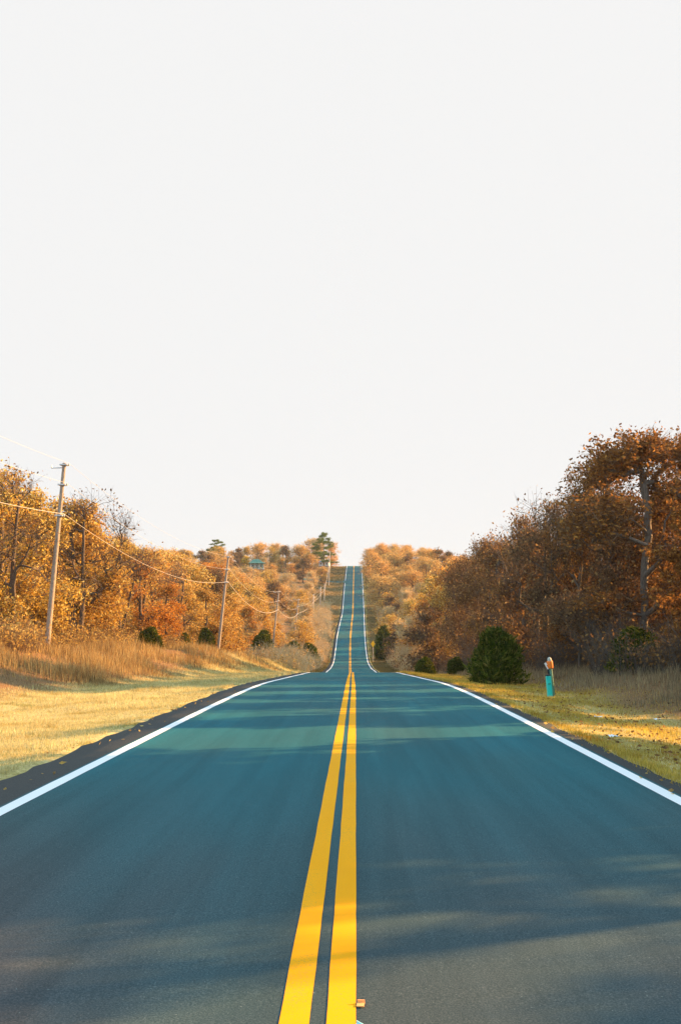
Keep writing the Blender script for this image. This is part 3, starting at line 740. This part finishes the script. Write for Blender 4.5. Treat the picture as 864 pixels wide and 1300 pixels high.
def pole_px(xb, yb, xt, yt, D, r, label, arms, att, low=None):
    b = at(xb, yb, D); t = at(xt, yt, D)
    gz = float(ground_z(b[0], D)); bb = Vector(b); tt = Vector(t); dd = (bb-tt).normalized()
    bb = tt + dd*((tt.z - gz)/-dd.z)
    pole(tuple(bb), t, r, label, arms, att)
def att_at(yb, yt, ys, tot): return ys
pole_px(60, 820, 82, 588, 56, .165, 'tall weathered wooden pole leaning right in front of the golden oaks', [(.975, .72, -.02)], [.99, .88, .71])
pole_px(277, 825, 290, 706, 108, .18, 'wooden pole carrying three wires, second nearest the camera', [], [.99, .86, .73])
pole_px(345, 830, 354, 750, 160, .17, 'thin wooden pole left of the round cedar, third nearest the camera', [(.98, .8, 0)], [.985, .85, .72])
pole_px(372, 818, 379, 760, 215, .17, 'short-looking pole with a crossarm, fourth nearest the camera', [(.98, 1.0, 0), (.8, .9, 0)], [.985, .85, .72])
pole_px(397, 790, 398, 754, 282, .16, 'pale pole top above the brush, lowest on the far slope', [], [.98, .86, .74])
pole_px(406, 782, 407, 745, 318, .17, 'pale pole halfway up the far slope, left one of a close pair', [(.95, .8, 0)], [.98, .86, .74])
pole_px(411, 774, 412, 741, 345, .17, 'pale pole halfway up the far slope, right one of a close pair', [], [.98, .86, .74])
pole_px(417, 755, 418.5, 700, 385, .18, 'tall pale pole below the ridge pine, highest up the hill', [(.97, .8, 0)], [.98, .86, .74])
pole(( -17.5, 2.0, float(ground_z(-17.5, 2))), (-17.0, 2.0, float(ground_z(-17.5, 2))+9.8), .17, "wooden pole beside the camera outside the photo's left edge", [], [.99, .88, .71])
POLES.insert(0, POLES.pop())
def wire(a, b, sag, r, label):
    n = 26; t = np.linspace(0, 1, n)
    P = np.array(a)[None]*(1-t)[:, None] + np.array(b)[None]*t[:, None]
    P[:, 2] -= sag*4*t*(1-t)
    V, Fc = tubes(P[:-1], P[1:], r, r, 6)
    tag(link('overhead_wire', np_mesh('overhead_wire', V, [Fc], M['wire'], smooth=True)), label, 'wire', 'overhead wires between the poles')
WN = ['top', 'middle', 'bottom']
SP = ['leaving the photo left of the nearest pole', 'between the nearest and second poles', 'between the second and third poles', 'between the third and fourth poles',
      'between the fourth pole and the brush-hidden pole', 'between the brush-hidden pole and the close pair', 'between the close pair of poles', 'up to the highest pole']
for s in range(8):
    for j in range(3):
        r = (.006, .007, .012)[j]*(1 if s < 2 else 1.8)
        sag = [.9, 1.1, 1.3, .9, .5, .3, .2, .5][s]*(1, 1.1, 1.25)[j]
        wire(POLES[s][j], POLES[s+1][j], sag, r, f"{WN[j]} overhead wire {SP[s]}")

# ------------------------------------------------------------------ pedestal and marker post on the right verge
def verge_things():
    teal = simple('teal_plastic', (.015, .62, .60), .4, .08); green = simple('green_metal', (.10, .26, .20), .5, .2)
    orange = simple('orange_band', (.80, .20, .02), .5, .08); grey = simple('grey_cap', (.38, .44, .40), .5, .1); dark = simple('dark_metal', (.01, .025, .04), .5)
    white = simple('white_tag', (.8, .82, .82), .5, .03)
    X, Y, Z = at(698, 867, 34.5); gz = float(ground_z(X, Y)); s = 34.5/F
    root = empty('utility_pedestal', (X-.05, Y-.18, gz)); root.rotation_euler = (0, R(-4.5), R(8))
    tag(root, 'bright teal utility pedestal leaning on the right verge before the marker post', 'utility pedestal')
    a = Acc(); bx(a, (0, 0, .36), (.155, .12, .66)); bx(a, (0, 0, .70), (.135, .10, .03))
    me = a.mesh('pedestal_body', [teal]); o = link('body', me, root); bv = o.modifiers.new('b', 'BEVEL'); bv.width = .012; bv.segments = 2
    a = Acc(); bx(a, (0, 0, .0), (.05, .05, .3)); link('stake', a.mesh('stake', [M['metal']]), root)
    a = Acc(); bx(a, (0.0, 0, .735), (.16, .125, .04)); o = link('cap', a.mesh('pedestal_cap', [dark]), root)
    a = Acc(); bx(a, (0, -.064, .45), (.09, .008, .02)); link('latch', a.mesh('latch', [dark]), root)
    r2 = empty('marker_post', (X+.10, Y+.05, gz)); r2.rotation_euler = (0, R(-5), 0)
    tag(r2, 'green post with orange band and grey cap beside the teal pedestal', 'marker post')
    a = Acc(); lathe(a, [(-.3, .062), (.2, .062), (.95, .060), (1.0, .056)], 16); link('post', a.mesh('marker_post', [green], True), r2)
    a = Acc(); lathe(a, [(.945, .0), (.945, .098), (.97, .102), (1.17, .102), (1.19, .098), (1.19, 0)], 18); link('band', a.mesh('marker_band', [orange], True), r2)
    a = Acc(); lathe(a, [(1.19, .07), (1.25, .068), (1.30, .05), (1.32, 0)], 16); link('cap', a.mesh('marker_cap', [grey], True), r2)
    a = Acc(); bx(a, (-.145, -.05, 1.10), (.07, .03, .09), rot=Matrix.Rotation(R(-28), 3, 'Y')); bx(a, (-.12, -.05, 1.0), (.035, .02, .16), rot=Matrix.Rotation(R(-24), 3, 'Y'))
    link('tag', a.mesh('marker_tag', [white]), r2)
    a = Acc(); bx(a, (-.085, -.03, .86), (.05, .04, .24), rot=Matrix.Rotation(R(-6), 3, 'Y')); link('strap', a.mesh('marker_strap', [dark]), r2)
verge_things()

# warning sign far down on the right
def sign():
    X, Y, Z = at(473.5, 817.5, 205); gz = float(ground_z(X, Y))
    root = empty('warning_sign', (X, Y, gz), R(-52)); tag(root, 'yellow diamond warning sign right of the valley road', 'road sign')
    a = Acc(); bx(a, (0, 0, (Z-gz)*.5), (.06, .06, Z-gz+.6)); link('post', a.mesh('sign_post', [M['metal']]), root)
    a = Acc(); bx(a, (0, -.06, Z-gz), (.95, .012, .95), rot=Matrix.Rotation(R(45), 3, 'Y')); link('panel', a.mesh('sign_panel', [simple('sign_yellow', (.85, .50, .01), .5, .04)]), root)
sign()

# raised lane tabs beside the yellow line, scraps on the verge
def tab(x, y, D, mat, label, w, h, rz, wedge=False):
    X, Y, Z = at(x, y, D)
    z = float(road_z(D)) + .009
    root = empty('lane_marker_tab', (X, D, z), rz); tag(root, label, 'lane marker')
    a = Acc(); bx(a, (0, 0, .003), (w, .055, .005)); link('base', a.mesh('tab_base', [mat]), root)
    if wedge:
        V = np.array([[-w*.5, -.01, .006], [w*.5, -.01, .006+h*.35], [-w*.5, -.01, .006+h], [-w*.5, -.005, .006], [w*.5, -.005, .006+h*.35], [-w*.5, -.005, .006+h]])
        a = Acc(); a.add(V, np.array([[0, 1, 2], [3, 5, 4]])); a.add(V, np.array([[0, 3, 4, 1], [1, 4, 5, 2], [2, 5, 3, 0]])) if False else None
        me = np_mesh('tab_flap', V, [np.array([[0, 1, 2], [3, 5, 4]]), np.array([[0, 3, 4, 1], [1, 4, 5, 2], [2, 5, 3, 0]])], mat)
        link('flap', me, root)
    else:
        a = Acc(); bx(a, (0, .02, .006+h/2), (w, .006, h), rot=None); link('flap', a.mesh('tab_flap', [mat]), root)
tab(457.5, 1258, 4.95, simple('peach_plastic', (.90, .42, .14), .4, .04), 'small peach-coloured lane tab against the right yellow stripe', .034, .010, R(-6))
tab(456.5, 1288, 4.68, simple('pale_cyan_plastic', (.35, .80, .95), .35, .04), 'small pale cyan lane tab closest to the camera', .030, .026, R(4), True)
def scrap(x, y, w, label, seed):
    # where the sight line meets the ground
    D = 10.
    for _ in range(60):
        X, Y, Z = at(x, y, D); D *= 1 + .4*(Z-float(ground_z(X, D)))/EYE
    g = np.random.default_rng(seed); n = 5
    u, v = np.meshgrid(np.linspace(-.5, .5, n), np.linspace(-.5, .5, n))
    V = np.stack([u*w, v*w*.7, .05+.03*g.random((n, n))+.04*np.abs(u)], -1).reshape(-1, 3)
    i = (np.arange(n-1)[:, None]*n + np.arange(n-1)[None]).ravel(); Fq = np.stack([i, i+1, i+n+1, i+n], 1)
    o = link('paper_scrap', np_mesh('paper_scrap', V, [Fq], MW), loc=(X, D, float(ground_z(X, D)))); o.rotation_euler = (0, 0, g.uniform(0, 3))
    so = o.modifiers.new('s', 'SOLIDIFY'); so.thickness = .002
    tag(o, label, 'litter', 'scraps of litter on the right verge')
MW = simple('scrap_white', (.78, .82, .84), .6, .05)
scrap(833, 917, .16, 'white scrap of litter nearest the right edge on the verge', 1)
scrap(759, 914, .18, 'pale flat scrap of litter, leftmost on the right verge', 2)
scrap(779, 940, .20, 'pale scrap of litter closest to the right white line', 3)

# ------------------------------------------------------------------ houses on the ridge
def house(x, yb, D, w, h, d, roofc, wallc, label, rz, over=.5, posts=False, roofh=1.6):
    X, Y, Z = at(x, yb, D)
    gz = float(ground_z(X, Y)) - .2; fl = max(Z, gz+.3)
    root = empty('house', (X, Y, gz), rz); tag(root, label, 'house')
    z0 = fl - gz
    mw = simple('wall_'+label[:5], wallc, .8, .1); mr = simple('roof_'+label[:5], roofc, .6, .12)
    a = Acc(); bx(a, (0, 0, z0/2), (w*1.02, d*1.02, z0)); link('foundation', a.mesh('foundation', [simple('footing', (.25, .23, .2))]), root)
    a = Acc(); bx(a, (0, 0, z0+h/2), (w, d, h)); wl = link('wall', a.mesh('wall', [mw]), root)
    e = over; zz = z0+h
    V = np.array([[-w/2-e, -d/2-e, zz-.1], [w/2+e, -d/2-e, zz-.1], [w/2+e, d/2+e, zz-.1], [-w/2-e, d/2+e, zz-.1], [-w/2+d*.3, 0, zz+roofh], [w/2-d*.3, 0, zz+roofh]])
    rf = link('roof', np_mesh('roof', V, [np.array([[0, 1, 5, 4], [2, 3, 4, 5]]), np.array([[1, 2, 5], [3, 0, 4]]), np.array([[3, 2, 1, 0]])], mr), root)
    gl = simple('window_glass', (.03, .05, .06), .15, .1)
    for wx in (-w*.3, 0.02, w*.3):
        a = Acc(); bx(a, (wx, -d/2-.03, z0+h*.52), (w*.14, .06, h*.5)); wn = link('window', a.mesh('window', [simple('window_trim', (.75, .75, .72))]), root)
        a = Acc(); bx(a, (wx, -d/2-.07, z0+h*.52), (w*.11, .03, h*.42)); link('pane', a.mesh('pane', [gl]), wn)
    if posts:
        for px in (-w*.48, -w*.16, w*.16, w*.48):
            a = Acc(); bx(a, (px, -d/2-1.2, z0+h/2), (.16, .16, h)); link('porch_post', a.mesh('porch_post', [simple('white_trim', (.78, .80, .78))]), root)
        a = Acc(); bx(a, (0, -d/2-.9, z0-.1), (w+.4, 1.9, .2)); link('porch_deck', a.mesh('porch_deck', [simple('white_trim2', (.6, .6, .58))]), root)
        a = Acc(); bx(a, (0, -d/2-.9, z0+h-.02), (w+1.0, 2.4, .14), rot=Matrix.Rotation(R(9), 3, 'X')); link('porch_roof', a.mesh('porch_roof', [mr]), root)
house(325, 722.5, 398, 5.0, 2.3, 5, (.015, .13, .12), (.10, .19, .17), 'small green-roofed house with white porch posts on the left ridge', R(12), posts=True)
house(412, 718.5, 436, 4.2, 1.7, 4, (.05, .20, .42), (.75, .78, .80), 'small white building with a blue roof under the ridge pine', R(-10), roofh=1.0)

# ------------------------------------------------------------------ light
w = bpy.data.worlds.new('World'); scene.world = w; w.use_nodes = True
nt = w.node_tree; nt.nodes.clear()
EXPOSURE = 1.75
out = nt.nodes.new('ShaderNodeOutputWorld'); bg = nt.nodes.new('ShaderNodeBackground')
sky = nt.nodes.new('ShaderNodeTexSky'); sky.sky_type = 'NISHITA'; sky.sun_disc = False
sky.sun_elevation = SUN_EL; sky.sun_rotation = SUN_AZ; sky.air_density = 1.2; sky.dust_density = 2.0; sky.ozone_density = 1.5
STR = .15
# pale high haze up to about 38 degrees, clear blue above it
tc = nt.nodes.new('ShaderNodeTexCoord'); sx = nt.nodes.new('ShaderNodeSeparateXYZ'); nt.links.new(tc.outputs['Generated'], sx.inputs[0])
mr = nt.nodes.new('ShaderNodeMapRange'); mr.interpolation_type = 'SMOOTHSTEP'
mr.inputs['From Min'].default_value = math.sin(R(35)); mr.inputs['From Max'].default_value = math.sin(R(48))
nt.links.new(sx.outputs[2], mr.inputs['Value'])
v = .905/(2**EXPOSURE)/STR
zen = mixc(nt, 1.0, sky.outputs[0], (2.2, 2.1, 1.6), 'MULTIPLY')
k = (2**EXPOSURE)*STR
zen = mixc(nt, 1.0, zen, (.85/k, 1.15/k, 1.4/k), 'DARKEN')          # deep clear part never outshines the haze
my = nt.nodes.new('ShaderNodeMapRange'); my.interpolation_type = 'SMOOTHSTEP'   # haze lies to the north, the south sky is clear
my.inputs['From Min'].default_value = .35; my.inputs['From Max'].default_value = -.25
nt.links.new(sx.outputs[1], my.inputs['Value'])
mxx = nt.nodes.new('ShaderNodeMath'); mxx.operation = 'MAXIMUM'; nt.links.new(mr.outputs[0], mxx.inputs[0]); nt.links.new(my.outputs[0], mxx.inputs[1])
c = mixc(nt, mxx.outputs[0], (v, v, v), zen)
nt.links.new(c, bg.inputs[0]); bg.inputs[1].default_value = STR
nt.links.new(bg.outputs[0], out.inputs[0])
sd = bpy.data.lights.new('sun', 'SUN'); sd.energy = 5.0; sd.angle = R(.53); sd.color = (1.0, .53, .19)
so = bpy.data.objects.new('sun', sd); C.objects.link(so)
dv = Vector((math.sin(SUN_AZ)*math.cos(SUN_EL), math.cos(SUN_AZ)*math.cos(SUN_EL), math.sin(SUN_EL)))
so.rotation_euler = (-dv).to_track_quat('-Z', 'Y').to_euler(); so.location = dv*100
scene.view_settings.view_transform = 'Standard'; scene.view_settings.look = 'None'
scene.view_settings.exposure = EXPOSURE; scene.view_settings.gamma = 1
scene.render.engine = 'CYCLES'
scene.cycles.max_bounces = 6; scene.cycles.diffuse_bounces = 3; scene.cycles.transmission_bounces = 4; scene.cycles.transparent_max_bounces = 4

def haze():
    V = np.array([[x, y, z] for x in (-1300, 1300) for y in (-100, 3600) for z in (-45., 48.)])
    m, nt_, out_ = newmat('haze'); pv = nt_.nodes.new('ShaderNodeVolumePrincipled')
    pv.inputs['Color'].default_value = (.78, .91, 1.0, 1); pv.inputs['Density'].default_value = .00012; pv.inputs['Anisotropy'].default_value = .2
    nt_.links.new(pv.outputs[0], out_.inputs['Volume'])
    o = link('haze', np_mesh('haze', V, [np.array([[0, 1, 3, 2], [4, 6, 7, 5], [0, 4, 5, 1], [2, 3, 7, 6], [0, 2, 6, 4], [1, 5, 7, 3]])], m))
    tag(o, 'thin pale air haze over the road and the woods', 'haze', kind='stuff')
haze()
